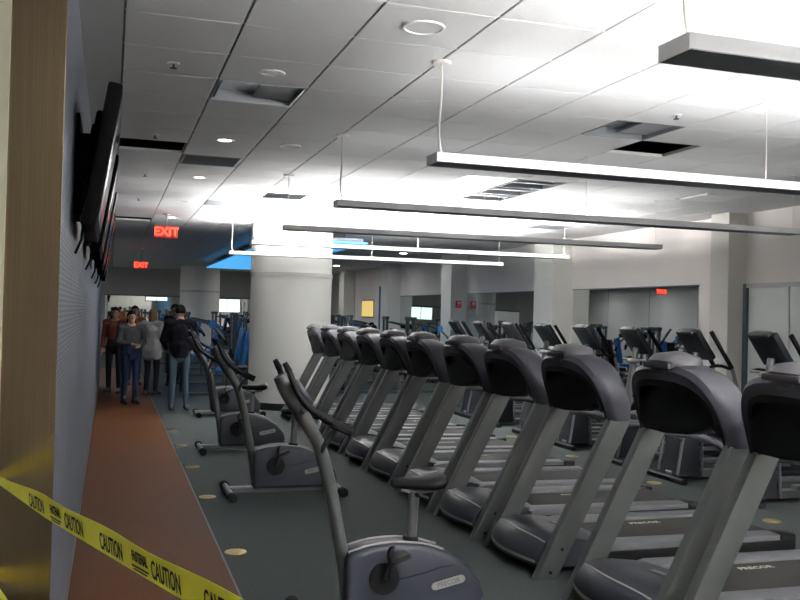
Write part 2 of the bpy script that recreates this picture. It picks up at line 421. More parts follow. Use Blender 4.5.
# far wall : long mirror and lit windows
t = empty('far_mirror', (0, YF, 0)); 
for s_ in range(9):
    x0 = -0.2+s_*0.96
    MB().box(x0, x0+0.955, -0.014, -0.002, 0.12, 2.15, bev=0.002).build('mirror_sheet', 'mirror', t)
MB().box(-0.22, XR-0.02, -0.03, -0.001, 2.15, 2.2).build('top_channel', 'rail_dark', t)
tag(t, 'long mirror across the far end wall under the soffit', 'mirror')
def far_window(n, x0, x1, z0, z1, label):
    w = empty('window_%d' % n, ((x0+x1)/2, YF-0.02, z0)); a = (x1-x0)/2; hh = z1-z0
    fr = MB(); fr.box(-a-.03, -a, -0.03, 0, -.03, hh+.03); fr.box(a, a+.03, -0.03, 0, -.03, hh+.03); fr.box(-a, a, -0.03, 0, -.03, 0); fr.box(-a, a, -0.03, 0, hh, hh+.03)
    fr.build('frame', 'rail_dark', w)
    MB().box(-a, a, -0.02, -0.01, 0, hh).build('pane', 'lit_window', w)
    MB().box(-0.012, 0.012, -0.026, -0.02, 0, hh).build('mullion', 'rail_dark', w)
    tag(w, label, kind='structure')
far_window(1, 3.9, 4.9, 1.62, 2.12, 'lit pale green window in the far wall beside the far column')
far_window(2, 1.3, 2.1, 2.0, 2.13, 'narrow lit strip window in the far wall')
# blue paint field on the far part of the right wall
MB().box(XR-0.006, XR-0.001, 27.1, 28.6, 0.1, 2.6).build('blue_field', 'blue_wall', wr)
# baseboard of the perforated wall
bb = MB().box(XL, XL+0.006, PIER_Y+0.02, YL_END, 0.006, 0.05).build('baseboard_left', 'silver'); tag(bb, kind='structure')

# round columns
def column(x, y, r, label):
    t = empty('round_column', (x, y, 0))
    MB().lathe([(r, 0.12), (r, 2.30)], n=56).build('shaft', 'pillar', t)
    MB().lathe([(r+0.012, 2.30), (r+0.012, 2.37)], n=56).build('band', 'plaster', t)
    MB().lathe([(r, 2.37), (r, H-0.001)], n=56).build('upper_shaft', 'pillar', t)
    MB().lathe([(r+0.01, 0), (r+0.01, 0.12)], n=56).build('base', 'rubber', t)
    return tag(t, label, 'column')
column(3.07, 15.86, 0.72, 'thick round white column behind the treadmill row')
column(3.06, 33.0, 0.70, 'thick round pale column in the distance near the far wall')

# backlit blue ceiling panel behind the column
t = empty('blue_ceiling_panel', (3.7, 22.4, 3.0))
MB().box(-0.87, 0.87, -6.2, 6.2, 0, 0.03, bev=0.004).build('lens', 'blue_glow', t)
MB().box(-0.80, 0.80, -6.1, 6.1, 0.03, 0.10).build('housing', 'rail_dark', t)
hp = MB()
for xx in (-.6, .6):
    for yy in (-5.5, -2, 2, 5.5): hp.cyl((xx, yy, 0.1), 0.008, H-3.1+0.01, n=8)
hp.build('hanger', 'silver', t)
tag(t, 'long backlit blue panel hung under the ceiling behind the round column', 'ceiling light')

# ================================================================== CEILING THINGS
# pendants : six troughs running across the room, plus unseen ones added behind as fill
FZ = 2.61; FX0, FX1 = 1.82, 6.70; FW = 0.09; FH = 0.058
def pendant(k):
    y = 2.64+2.44*k
    t = empty('pendant_light', (FX0, y, FZ)); L = FX1-FX0
    hs = MB()
    hs.box(0.004, L-0.004, -FW, -FW+0.006, 0.004, FH); hs.box(0.004, L-0.004, FW-0.006, FW, 0.004, FH)
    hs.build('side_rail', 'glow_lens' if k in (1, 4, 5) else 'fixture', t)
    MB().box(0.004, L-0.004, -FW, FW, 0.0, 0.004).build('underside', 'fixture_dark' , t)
    for xx in (0, L-0.004): MB().box(xx, xx+0.004, -FW, FW, 0, FH+0.002).build('end_cap', 'fixture', t)
    for q in range(4):
        x0 = 0.04+q*(L-0.08)/4
        MB().tube([(x0+0.02, 0, 0.034), (x0+(L-0.08)/4-0.02, 0, 0.034)], 0.02, n=8).build('lamp_tube', 'lamp%d' % k, t)
    # white power cord with ceiling rose, two suspension wires
    MB().lathe([(0.0, H-FZ-0.02), (0.055, H-FZ-0.018), (0.062, H-FZ-0.004), (0.06, H-FZ)], (0.05, 0, 0), n=20).build('ceiling_rose', 'cord', t)
    MB().tube([(0.05, 0, H-FZ-0.01), (0.055, 0, 0.42), (0.04, 0.005, 0.22), (0.05, 0, 0.1), (0.08, 0, 0.03)], 0.0075, n=8, smooth=2).build('power_cord', 'cord', t)
    for xx in (2.44, L-0.05):
        w = MB().cyl((xx, 0, 0.03), 0.0028, H-FZ-0.03, n=6).build('suspension_wire', 'cord', t)
        MB().lathe([(0.012, H-FZ-0.015), (0.03, H-FZ-0.006), (0.03, H-FZ)], (xx, 0, 0), n=14).build('wire_cup', 'cord', t)
    n = 5-k
    tag(t, '%s long white pendant light trough counting from the round column' % ORD[n], 'pendant light', 'long pendant lights across the room')
for k in range(-2, 6): pendant(k)  # negative indices: added pendants behind the camera that light the entry

# sprinklers, downlights, speakers
def sprinkler(x, y, label):
    t = empty('sprinkler', (x, y, H))
    MB().lathe([(0.0, -0.006), (0.035, -0.006), (0.04, 0)], n=18).build('escutcheon', 'tile', t)
    MB().tube([(0, 0, -0.005), (0, 0, -0.028)], 0.008, n=8).build('body', 'dark_slot', t)
    MB().lathe([(0.0, -0.034), (0.022, -0.032), (0.022, -0.028), (0, -0.028)], n=16).build('deflector', 'dark_slot', t)
    tag(t, label, 'sprinkler', 'ceiling sprinklers')
for k in range(4): sprinkler(0.335, 5.76+2.44*k, '%s ceiling sprinkler above the brown walkway counting from the bronze pier' % ORD[k])
sprinkler(3.98, 5.72, 'ceiling sprinkler above the treadmills beside the open air diffuser')
def downlight(x, y, lit, label):
    t = empty('downlight', (x, y, H))
    MB().lathe([(0.06, 0.0), (0.062, -0.004), (0.085, -0.006), (0.09, 0.0)], n=24).build('trim_ring', 'white', t)
    MB().lathe([(0.0, -0.0005), (0.06, -0.0005), (0.06, 0.0), (0.0, 0.0)], n=24).build('lens', 'down_lit' if lit else 'chrome', t)
    tag(t, label, 'downlight', 'recessed downlights over the walkway edge')
for k in range(5): downlight(0.945, 5.74+2.45*k, k in (1, 4, 2), '%s recessed downlight counting from the bronze pier, %s' % (ORD[k], 'lit' if k in (1, 2, 4) else 'unlit'))
for yy in (21.5, 25.0, 28.5, 32.0):  # downlights added, kept out of sight, to brighten the far part and mirrors
    for xx in (-1.0, 5.2, 7.0):
        t = empty('downlight', (xx, yy, H if xx > 0 else H-0.004))
        MB().lathe([(0.09, 0.0), (0.092, -0.004), (0.115, -0.006), (0.12, 0.0)], n=20).build('trim_ring', 'white', t)
        MB().lathe([(0.0, -0.0005), (0.09, -0.0005), (0.09, 0.0), (0.0, 0.0)], n=20).build('lens', 'fill_far' if xx > 0 else 'fill_bay', t)
        rw = ORD[int(round((yy-21.5)/3.5))]
        tag(t, {-1.0: 'added fill downlight in the far bay behind the people, %s counting towards the far wall', 5.2: 'added fill downlight over the strength machines, %s beyond the column, away from the mirrors', 7.0: 'added fill downlight over the strength machines, %s beyond the column, beside the mirrored wall'}[xx] % rw, 'downlight', 'added fill downlights in the far part of the gym')
def speaker(x, y, r, label):
    t = empty('ceiling_speaker', (x, y, H))
    MB().lathe([(r*0.86, -0.002), (r*0.88, -0.010), (r*0.97, -0.010), (r, 0)], n=30).build('rim', 'white', t)
    MB().lathe([(0.0, -0.006), (r*0.86, -0.004), (r*0.86, 0.0), (0, 0)], n=30).build('mesh_cover', 'tile', t)
    tag(t, label, 'speaker')
speaker(1.55, 4.5, 0.115, 'round white ceiling speaker next to the unlit pendant rose')
speaker(1.545, 8.2, 0.10, 'round grey ceiling speaker beside the row of downlights')

# exit signs
def exit_sign(x, y, zc, w, drop, label):
    t = empty('exit_sign', (x, y, zc)); h = w*0.55
    MB().box(-w/2, w/2, -0.02, 0.02, -h/2, h/2, bev=0.006).build('case', 'exit_face', t)
    tx = text_mesh('EXIT', h*0.95, 0.002, 0.006)
    o = link_obj('lettering', tx, 'exit_red', t, (0, -0.0225, 0), (PI/2, 0, 0))
    MB().cyl((0, 0, h/2-0.005), 0.01, drop, n=8).build('stem', 'silver', t)
    MB().lathe([(0.05, h/2+drop-0.02), (0.06, h/2+drop)], n=16).build('canopy', 'white', t)
    tag(t, label, 'exit sign')
exit_sign(0.83, 15.0, 2.94, 0.36, H-2.94-0.099, 'red glowing exit sign hung over the walkway by the lit downlight')
exit_sign(0.72, 24.0, 2.80, 0.33, H-2.80-0.091, 'red glowing exit sign hung in front of the far soffit')

# ================================================================== TELEVISIONS on the perforated wall
def television():
    t = empty('wall_television', (0, 0, 0))       # origin: wall face at the middle of the set
    W, Hh, D = 1.12, 0.72, 0.07
    tilt = math.radians(9)
    def P(x, y, z):   # x out of the wall
        return Vector((0.17+x*math.cos(tilt)+z*math.sin(tilt), y, z*math.cos(tilt)-x*math.sin(tilt)))
    def tb(x0, x1, y0, y1, z0, z1, name, mt, bev=0.008):
        b = MB().box(x0, x1, y0, y1, z0, z1, bev=bev, seg=2)
        for v in b.bm.verts: v.co = P(*v.co)
        return b.build(name, mt, t)
    tb(-D, 0, -W/2, W/2, -Hh/2, Hh/2, 'case', 'tvback', 0.012)
    tb(0.0005, 0.004, -W/2+0.035, W/2-0.035, -Hh/2+0.06, Hh/2-0.035, 'screen', 'screen', 0.001)
    tb(-D-0.035, -D, -W/2+0.15, W/2-0.15, -Hh/2+0.08, Hh/2-0.12, 'back_cover', 'tvback', 0.015)
    tb(-D-0.055, -D-0.035, -0.2, 0.2, -0.2, 0.2, 'mount_plate', 'tvback', 0.002)
    MB().box(0.001, 0.02, -0.25, 0.25, -0.26, 0.26, bev=0.002).build('wall_plate', 'tvback', t)
    MB().box(0.02, 0.075, -0.34, 0.34, -0.27, 0.14, bev=0.004).build('mount_arm', 'tvback', t)
    MB().tube([(0.03, -0.1, -0.2), (0.05, -0.12, -0.36), (0.01, -0.1, -0.46)], 0.008, n=6, smooth=1).build('cable', 'black', t)
    return t
tv0 = television()
TVY = [5.15, 7.3, 9.45, 11.6, 13.75]
for n, y in enumerate(TVY):
    t = tv0 if n == 0 else copy_tree(tv0)
    t.location = (XL, y, 2.44)
    tag(t, '%s black television on the perforated wall counting from the bronze pier' % ORD[n], 'television', 'tilted wall televisions')

# ================================================================== TREADMILLS
def treadmill():
    t = empty('treadmill')
    YU, TH = 0.405, 0.075
    fr = MB(); fr.box(0.06, 2.0, -0.33, 0.33, 0.035, 0.13, bev=0.01); fr.build('base_frame', 'black', t)
    for sx in (0.1, 1.95):
        for sy in (-1, 1): MB().cyl((sx, sy*0.28-0.02, 0.03), 0.03, 0.04, axis='y', n=14).build('foot', 'rubber', t)
    # motor hood : bowed front, sloping top
    def hood_pt(u, v):        # u in -1..1 across, v along profile
        prof = [(0.05, 0.05), (0.0, 0.07), (-0.005, 0.13), (0.02, 0.19), (0.06, 0.245), (0.14, 0.275), (0.26, 0.272), (0.40, 0.25), (0.54, 0.205), (0.62, 0.16), (0.62, 0.06)]
        x, z = prof[v]
        bow = 0.075*(1-u*u)
        k = max(0, 1-x/0.4)
        zz = 0.05+(z-0.05)*(1-0.16*abs(u)**3)
        return (x-bow*k+0.045, u*0.362, zz)
    NU = 11
    rings = [[hood_pt(-1+2*i/(NU-1), v) for v in range(11)] for i in range(NU)]
    MB().loft(rings).build('motor_hood', 'tm_hood', t, ang=50)
    def hood_strip(v0, f0, v1, f1, name, off=0.004):
        b = bmesh.new(); A = []
        for i in range(NU):
            u = (-1+2*i/(NU-1))*0.97
            p = []
            for v, f in ((v0, f0), (v1, f1)):
                a, c = Vector(hood_pt(u, v)), Vector(hood_pt(u, v+1))
                q = a.lerp(c, f); n = Vector((-(c.z-a.z), 0, c.x-a.x)).normalized()
                if n.z < 0 and v > 2: n = -n
                p += [q+n*off, q-n*0.004]
            A.append([p[0], p[2], p[3], p[1]])
        mb = MB(); b.free(); mb.loft(A); return mb.build(name, 'trim', t)
    hood_strip(4, 0.0, 4, 0.13, 'trim_strip'); hood_strip(1, 0.4, 1, 0.75, 'trim_strip')
    MB().prism([(0.30, -0.04), (0.335, -0.05), (0.37, -0.26), (0.345, -0.27)], 0.2705, 0.279, axis='z').build('hood_decal', 'trim', t)
    # uprights : leaning slabs
    up = MB().prism([(0.0, 0.0), (0.155, 0.0), (0.69, 1.03), (0.53, 1.03)], -TH/2, TH/2, bev=0.012)
    ume = up.mesh('upright'); ume.materials.append(M['tm_grey'])
    bolt = MB().cyl((0, 0, 0), 0.011, 0.004, axis='y', n=12).mesh('bolt'); bolt.materials.append(M['black'])
    for s in (-1, 1):
        u = link_obj('upright', ume, None, t, (0, s*YU, 0))
        for bx, bz in ((0.105, 0.045), (0.185, 0.19)):
            link_obj('bolt', bolt, None, u, (bx, -TH/2-0.003 if s < 0 else TH/2-0.001, bz))
    # console shroud : an arch swept over the two uprights
    path = []
    for q in range(25):
        a = PI*q/24
        ca, sa = math.cos(a), math.sin(a)
        y = -YU*math.copysign(abs(ca)**0.55, ca)
        z = 1.02+0.375*sa**0.72
        path.append((y, z))
    path = [(-YU, 1.02)] + [(-YU, 1.10)] + [(y, z+0.0) for y, z in path[2:-2]] + [(YU, 1.10), (YU, 1.02)]
    rings = []; liner = []
    for i, (y, z) in enumerate(path):
        a = Vector(path[max(i-1, 0)]); c = Vector(path[min(i+1, len(path)-1)])
        tn = (c-a).normalized(); nrm = Vector((-tn.y, tn.x))       # outward (up) normal in yz
        if nrm.dot(Vector((y, z-1.0))) < 0: nrm = -nrm
        s = min(1, max(0, (z-1.02)/0.37))
        cx = 0.612-0.125*s+0.06*s*(1-s)
        hw = 0.082+0.035*s
        ot, it = 0.040+0.012*s, 0.006+0.035*s
        sec = [(-hw, -it), (-hw-0.008, ot*0.3), (-hw+0.015, ot*0.9), (-hw*0.4, ot*1.12), (hw*0.4, ot*1.12), (hw-0.01, ot*0.8), (hw, -it)]
        rings.append([(cx+dx, y+nrm.x*dn, z+nrm.y*dn) for dx, dn in sec])
        lin = [(-hw+0.006, -it-0.035), (-hw+0.006, -it+0.002), (hw-0.006, -it+0.002), (hw-0.006, -it-0.035)]
        liner.append([(cx+dx, y+nrm.x*dn, z+nrm.y*dn) for dx, dn in lin])
    MB().loft(rings).build('console_arch', 'tm_purple', t, ang=40)
    MB().loft(liner).build('arch_liner', 'black', t, ang=40)
    # dark console panel inside the arch
    inner = [(y*0.93, z-0.03) for y, z in path if z > 1.06]
    bot = [(0.33, 1.035), (0.15, 1.03), (-0.10, 1.05), (-0.24, 1.09), (-0.32, 1.13)]
    poly = [p for p in inner] + bot
    cp = MB().prism(poly, 0.455, 0.56, axis='x', bev=0.008)
    for v in cp.bm.verts: v.co.x += (1.25-v.co.z)*0.18
    cp.build('console_panel', 'black', t)
    ds = MB().box(0.0, 0.012, -0.25, 0.25, -0.10, 0.10, bev=0.004)
    d_ = ds.build('display', 'screen', t, (0.583, 0, 1.25), (0, 0.18, 0))
    for q in range(3):
        MB().box(0.012, 0.016, -0.2+q*0.14, -0.08+q*0.14, -0.03, 0.06, bev=0.001).build('readout', 'dark_slot', d_)
    # pod on top of the arch
    pp = MB()
    rr = []
    for q in range(9):
        u = -1+2*q/8; y = u*0.155; k = (1-abs(u)**3.2)**0.5 if abs(u) < 1 else 0.0
        k = max(k, 0.25)
        rr.append([(0.475-0.12*k, y, 1.425), (0.475-0.14*k, y, 1.425+0.045*k), (0.475-0.10*k, y, 1.425+0.085*k), (0.475+0.02*k, y, 1.425+0.097*k), (0.475+0.12*k, y, 1.425+0.07*k), (0.475+0.15*k, y, 1.42)])
    pp.loft(rr).build('top_pod', 'pod', t, ang=55)
    MB().box(0.336, 0.36, -0.125, 0.125, 1.425, 1.458, bev=0.008, seg=2).build('vent_slot', 'dark_slot', t)
    tx = text_mesh('PRECOR', 0.042, 0.001, 0.0006)
    link_obj('lettering', tx, 'pod', t, (0.359, 0.0, 1.402), (PI/2, 0, -PI/2))
    # hand rails with grips, cup holder
    for s in (-1, 1):
        MB().tube([(0.66, s*0.40, 1.0), (0.85, s*0.395, 0.985), (1.05, s*0.39, 0.93), (1.12, s*0.385, 0.88)], [0.03, 0.026, 0.024, 0.022], n=10, smooth=1).build('hand_rail', 'tm_purple', t)
        MB().tube([(0.57, s*0.18, 1.12), (0.72, s*0.17, 1.14), (0.80, s*0.10, 1.12)], 0.02, n=8, smooth=1).build('front_grip', 'tm_grey', t)
    # deck
    for s in (-1, 1):
        rl = MB().prism([(0.5, 0.12), (2.02, 0.10), (2.04, 0.16), (1.98, 0.19), (0.56, 0.205), (0.5, 0.19)], s*0.275 if s > 0 else -0.43, 0.43 if s > 0 else -0.275, bev=0.008)
        rl.build('side_rail', 'tm_rail', t)
        MB().box(0.62, 1.96, s*0.35-0.05, s*0.35+0.05, 0.197, 0.2065, bev=0.002).build('foot_strip', 'tm_hood', t) if False else None
    for s in (-1, 1):
        MB().box(0.5, 2.0, min(s*0.432, s*0.448), max(s*0.432, s*0.448), 0.06, 0.155, bev=0.003).build('skirt', 'black', t)
    bl = MB().box(0.45, 2.0, -0.27, 0.27, 0.13, 0.178, bev=0.012, seg=2).build('running_belt', 'belt', t)
    tx = text_mesh('PRECOR', 0.062, 0.0006, 0.001, sx=1.1)
    link_obj('lettering', tx, 'lettering', bl, (1.2, 0.16, 0.1787))
    for s in (-1, 1):
        MB().box(1.93, 2.06, s*0.36-0.085, s*0.36+0.085, 0.06, 0.195, bev=0.015, seg=2).build('rear_cap', 'black', t)
    return t
tm0 = treadmill()
TMX = 2.66
NT = 11
TMY = [3.46, 4.47, 5.69, 6.76, 7.76, 8.9, 9.9, 10.95, 11.97, 13.0, 14.0]
for n in range(NT):
    t = tm0 if n == 0 else copy_tree(tm0)
    t.location = (TMX, TMY[n], 0)
    tag(t, '%s grey treadmill in the row counting from the round white column' % ORD[NT-1-n], 'treadmill', 'treadmills side by side in one row')

# ================================================================== EXERCISE BIKES
def bike():
    t = empty('exercise_bike')
    prof = [(0.24, 0.07), (0.225, 0.2), (0.225, 0.385), (0.25, 0.425), (0.36, 0.452), (0.50, 0.462), (0.66, 0.445), (0.80, 0.395), (0.92, 0.32), (1.0, 0.23), (1.025, 0.15), (1.0, 0.07)]
    MB().prism(prof, -0.10, 0.10, bev=0.035, seg=3).build('body_shell', 'bike_body', t, ang=50)
    # pale trim along the top edge
    tp = [(0.24, 0.422), (0.36, 0.455), (0.50, 0.466), (0.66, 0.449), (0.78, 0.41)]
    MB().tube([(x, -0.062, z-0.002) for x, z in tp], 0.008, n=6, smooth=1).build('trim_strip', 'trim', t)
    MB().tube([(x, 0.062, z-0.002) for x, z in tp], 0.008, n=6, smooth=1).build('trim_strip', 'trim', t)
    MB().tube([(0.45, -0.103, 0.262), (0.62, -0.103, 0.285), (0.80, -0.101, 0.33), (0.92, -0.09, 0.31)], 0.003, n=5, smooth=1).build('seam_line', 'black', t)
    # crank
    for s in (-1, 1):
        MB().cyl((0.43, s*0.098 if s > 0 else -0.112, 0.28), 0.085, 0.014, axis='y', n=28).build('crank_disc', 'black', t)
        MB().cyl((0.43, s*0.112 if s > 0 else -0.126, 0.28), 0.014, 0.014, axis='y', n=12).build('crank_hub', 'chrome', t)
        dz, dx = (0.135, 0.03) if s < 0 else (-0.135, -0.03)
        yc = s*0.135
        MB().tube([(0.43, yc, 0.28), (0.43+dx, s*0.15, 0.28+dz)], [0.018, 0.013], n=8, flat=0.6).build('crank_arm', 'black', t)
        pd = MB().box(-0.055, 0.055, min(s*0.155, s*0.25), max(s*0.155, s*0.25), -0.013, 0.013, bev=0.006).build('pedal', 'black', t, (0.43+dx+0.02, 0, 0.28+dz), (0, -0.35, 0))
        MB().tube([(-0.05, s*0.165, 0.01), (-0.03, s*0.17, 0.055), (0.0, s*0.2, 0.07), (-0.03, s*0.235, 0.055), (-0.05, s*0.24, 0.01)], 0.007, n=6, smooth=1).build('strap', 'rubber', pd)
    # badge
    bd = MB()
    pts = []
    for cx, sgn in ((0.078, 1), (-0.078, -1)):
        for q in range(7):
            a = -PI/2+PI*q/6 if sgn > 0 else PI/2+PI*q/6
            pts.append((cx+0.022*math.cos(a), 0.022*math.sin(a)))
    bd.prism(pts, -0.004, 0.004, bev=0.001, seg=1)
    b_ = bd.build('badge', 'badge', t, (0.80, -0.103, 0.235), (0, -0.20, 0))
    link_obj('lettering', text_mesh('PRECOR', 0.036, 0.0006, 0.0004, sx=1.0), 'badge_text', b_, (0, -0.0045, 0), (PI/2, 0, 0))
    # front post and mast
    MB().tube([(0.27, 0, 0.05), (0.24, 0, 0.3), (0.15, 0, 0.75), (0.09, 0, 0.97), (0.02, 0, 1.10)], [0.037, 0.037, 0.036, 0.035, 0.034], n=14, smooth=1).build('front_post', 'bike_frame', t)
    MB().tube([(0.05, 0, 1.04), (-0.03, 0, 1.17), (-0.10, 0, 1.29), (-0.145, 0, 1.36)], [0.034, 0.044, 0.05, 0.036], n=14, smooth=1).build('console_mast', 'bike_frame', t)
    cs = MB().box(-0.02, 0.02, -0.11, 0.11, -0.08, 0.08, bev=0.015, seg=2).build('console', 'bike_body', t, (-0.035, 0, 1.275), (0, -0.62, 0))
    MB().box(0.02, 0.023, -0.085, 0.085, -0.05, 0.06, bev=0.001).build('display', 'screen', cs)
    # handlebars : two swept bars with rubber grips
    for s in (-1, 1):
        y = s*0.16
        MB().tube([(-0.03, s*0.03, 1.17), (-0.03, s*0.10, 1.19), (-0.035, y, 1.20)], 0.017, n=8, smooth=1).build('cross_bar', 'bike_frame', t)
        MB().tube([(-0.125, y*0.9, 1.40), (-0.075, y, 1.28), (-0.02, y*1.05, 1.205), (0.07, y*1.25, 1.145), (0.19, y*1.35, 1.09)], [0.016, 0.018, 0.019, 0.02, 0.021], n=10, smooth=2).build('handle_bar', 'black', t)
        MB().tube([(-0.145, y*0.88, 1.435), (-0.12, y*0.9, 1.39)], [0.014, 0.019], n=10).build('bar_end', 'rubber', t)
        MB().tube([(0.10, y*1.28, 1.13), (0.20, y*1.36, 1.085)], 0.028, n=10).build('grip', 'rubber', t)
        MB().tube([(0.13, y*1.3, 1.11), (0.08, y*0.8, 1.01), (0.09, s*0.03, 0.96)], 0.014, n=8, smooth=1).build('bar_stay', 'bike_frame', t)
    # seat post and saddle
    MB().tube([(0.61, 0, 0.42), (0.625, 0, 0.72)], 0.031, n=14).build('seat_post', 'silver', t)
    MB().tube([(0.608, 0, 0.44), (0.61, 0, 0.475)], 0.044, n=14).build('post_collar', 'black', t)
    MB().tube([(0.63, 0, 0.705), (0.63, -0.05, 0.705)], 0.012, n=8).build('clamp', 'black', t)
    st = []
    for x, w, z0, z1 in ((0.49, 0.018, 0.765, 0.785), (0.50, 0.028, 0.745, 0.795), (0.58, 0.045, 0.735, 0.80), (0.66, 0.085, 0.73, 0.80), (0.73, 0.12, 0.728, 0.81), (0.765, 0.12, 0.735, 0.82), (0.79, 0.09, 0.75, 0.815)):
        n = 14; zc = (z0+z1)/2; hz = (z1-z0)/2
        st.append([(x, w*math.cos(2*PI*q/n), zc+hz*math.copysign(abs(math.sin(2*PI*q/n))**0.7, math.sin(2*PI*q/n))) for q in range(n)])
    sd = MB().loft(st).build('saddle', 'black_pad', t, ang=60)
    MB().tube([(0.66, 0, 0.806), (0.72, 0.03, 0.815), (0.78, 0.06, 0.818)], 0.003, n=5, smooth=1).build('stitch_line', 'trim', sd)
    MB().tube([(0.55, 0, 0.735), (0.625, 0, 0.71), (0.74, 0, 0.725)], 0.012, n=8).build('saddle_rail', 'silver', t)
    # stabilisers
    MB().tube([(0.02, -0.29, 0.045), (0.02, 0.29, 0.045)], 0.03, n=10).build('front_stabiliser', 'silver', t)
    MB().tube([(1.04, -0.22, 0.045), (1.04, 0.22, 0.045)], 0.03, n=10).build('rear_stabiliser', 'silver', t)
    MB().box(0.02, 1.04, -0.045, 0.045, 0.03, 0.085, bev=0.01).build('base_beam', 'silver', t)
    for x in (0.02, 1.04):
        w = 0.29 if x < 0.5 else 0.22
        for s in (-1, 1): MB().tube([(x, s*(w-0.03), 0.045), (x, s*(w+0.05), 0.045)], 0.042, n=12).build('end_foot', 'rubber', t)
    return t
bk0 = bike()
BY = [4.71, 8.28, 10.92, 14.6]
for n, y in enumerate(BY):
    t = bk0 if n == 0 else copy_tree(bk0)
    t.location = ((1.005, 1.05, 1.05, 1.34)[n], y, 0)
    tag(t, '%s upright exercise bike beside the walkway counting from the group of people' % ORD[len(BY)-1-n], 'exercise bike', 'upright bikes along the walkway')

# brass floor discs
def floor_disc(x, y, label, group):
    t = empty('floor_outlet', (x, y, 0))
    MB().lathe([(0.078, 0), (0.075, 0.006), (0.06, 0.008), (0.0, 0.008)], n=24).build('brass_ring', 'brass', t)
    MB().lathe([(0.04, 0.008), (0.038, 0.012), (0.0, 0.012)], n=20).build('cover', 'brass', t)
    tag(t, label, 'floor outlet', group)
for n, y in enumerate([6.36, 8.28, 9.88, 11.42, 12.94]):
    floor_disc(0.885, y, '%s brass floor outlet along the walkway edge counting from the people' % ORD[4-n], 'brass floor outlets along the walkway')
for n, y in enumerate([6.35, 8.10, 9.85, 11.6]):
    floor_disc(5.45, y, '%s brass floor outlet between treadmills and ellipticals counting from the round column' % ORD[3-n], 'brass floor outlets behind the treadmills')

# ================================================================== ELLIPTICALS
def elliptical():
    t = empty('elliptical_trainer')
    MB().box(0.0, 0.07, -0.33, 0.33, 0.0, 0.06, bev=0.012).build('front_stabiliser', 'black', t)
    MB().box(1.9, 1.97, -0.30, 0.30, 0.0, 0.06, bev=0.012).build('rear_stabiliser', 'black', t)
    MB().box(0.05, 1.92, -0.06, 0.06, 0.02, 0.10, bev=0.012).build('base_beam', 'silver', t)
    # front tower box with pale frame
    sh = MB().prism([(0.06, 0.06), (0.36, 0.06), (0.33, 0.52), (0.24, 0.58), (0.14, 0.56)], -0.15, 0.15, bev=0.02).build('front_shroud', 'tm_hood', t)
    for s in (-1, 1):
        MB().tube([(0.36, s*0.17, 0.06), (0.34, s*0.17, 0.52), (0.26, s*0.165, 0.60), (0.13, s*0.17, 0.57), (0.05, s*0.17, 0.08)], 0.016, n=8, smooth=1).build('shroud_frame', 'silver', t)
    # mast
    MB().tube([(0.24, 0, 0.5), (0.30, 0, 0.9), (0.36, 0, 1.25), (0.38, 0, 1.36)], [0.05, 0.042, 0.038, 0.036], n=12, smooth=1).build('mast', 'silver', t)
    # console : slanted slab
    c = MB().box(-0.035, 0.035, -0.19, 0.19, -0.20, 0.17, bev=0.02, seg=2).build('console', 'tm_hood', t, (0.36, 0, 1.46), (0, -0.62, 0))
    MB().box(0.035, 0.039, -0.15, 0.15, -0.12, 0.13, bev=0.001).build('display', 'screen', c)
    MB().box(-0.05, 0.03, -0.13, 0.13, 0.13, 0.185, bev=0.02, seg=2).build('console_cap', 'pod', c)
    # polished hub with cross bar
    MB().ball((0.34, 0, 1.20), 0.06, 0.11, 0.035, sub=3).build('hub_cap', 'trim', t)
    MB().tube([(0.36, -0.26, 1.22), (0.36, 0.26, 1.22)], 0.013, n=8).build('cross_bar', 'silver', t)
    for s in (-1, 1):
        MB().tube([(0.36, s*0.26, 1.22), (0.48, s*0.27, 1.24), (0.62, s*0.25, 1.20)], 0.017, n=8, smooth=1).build('fixed_grip', 'black', t)
        # moving arm
        sw = 0.10*s
        MB().tube([(0.45-sw, s*0.30, 0.42), (0.60, s*0.30, 0.80), (0.80+sw, s*0.29, 1.10), (0.46+sw, s*0.28, 1.58)], [0.022, 0.022, 0.02, 0.018], n=8, smooth=1).build('moving_arm', 'silver', t)
        MB().tube([(0.72+sw, s*0.285, 1.21), (0.455+sw, s*0.28, 1.59)], 0.024, n=8).build('arm_grip', 'rubber', t)
        # pedal arm, pedal, ramp
        MB().tube([(0.45-sw, s*0.24, 0.42), (0.9, s*0.19, 0.34+sw*0.5), (1.52, s*0.17, 0.36+sw)], [0.022, 0.026, 0.026], n=8).build('pedal_arm', 'silver', t)
        MB().box(-0.19, 0.19, -0.075, 0.075, 0.0, 0.05, bev=0.015).build('pedal', 'black', t, (0.92, s*0.19, 0.37+sw*0.5), (0, 0.06, 0))
        MB().box(0.5, 1.45, s*0.19-0.045, s*0.19+0.045, 0.14, 0.18, bev=0.006).build('ramp', 'tm_rail', t)
        MB().cyl((1.58, s*0.12 if s > 0 else -0.155, 0.36), 0.21, 0.035, axis='y', n=30).build('crank_wheel', 'black', t)
    MB().prism([(1.28, 0.06), (1.30, 0.30), (1.40, 0.50), (1.56, 0.62), (1.74, 0.58), (1.88, 0.42), (1.92, 0.2), (1.90, 0.06)], -0.11, 0.11, bev=0.03).build('flywheel_housing', 'bike_body', t)
    MB().box(0.44, 0.5, -0.33, 0.33, 0.39, 0.44, bev=0.01).build('arm_axle', 'silver', t)
    return t
el0 = elliptical()
NE = 8
for n in range(NE):
    t = el0 if n == 0 else copy_tree(el0)
    t.location = (5.66, 7.08+1.16*n, 0)
    tag(t, '%s elliptical trainer in the row between treadmills and mirrors counting from the slim pier' % ORD[n], 'elliptical', 'elliptical trainers in a row')

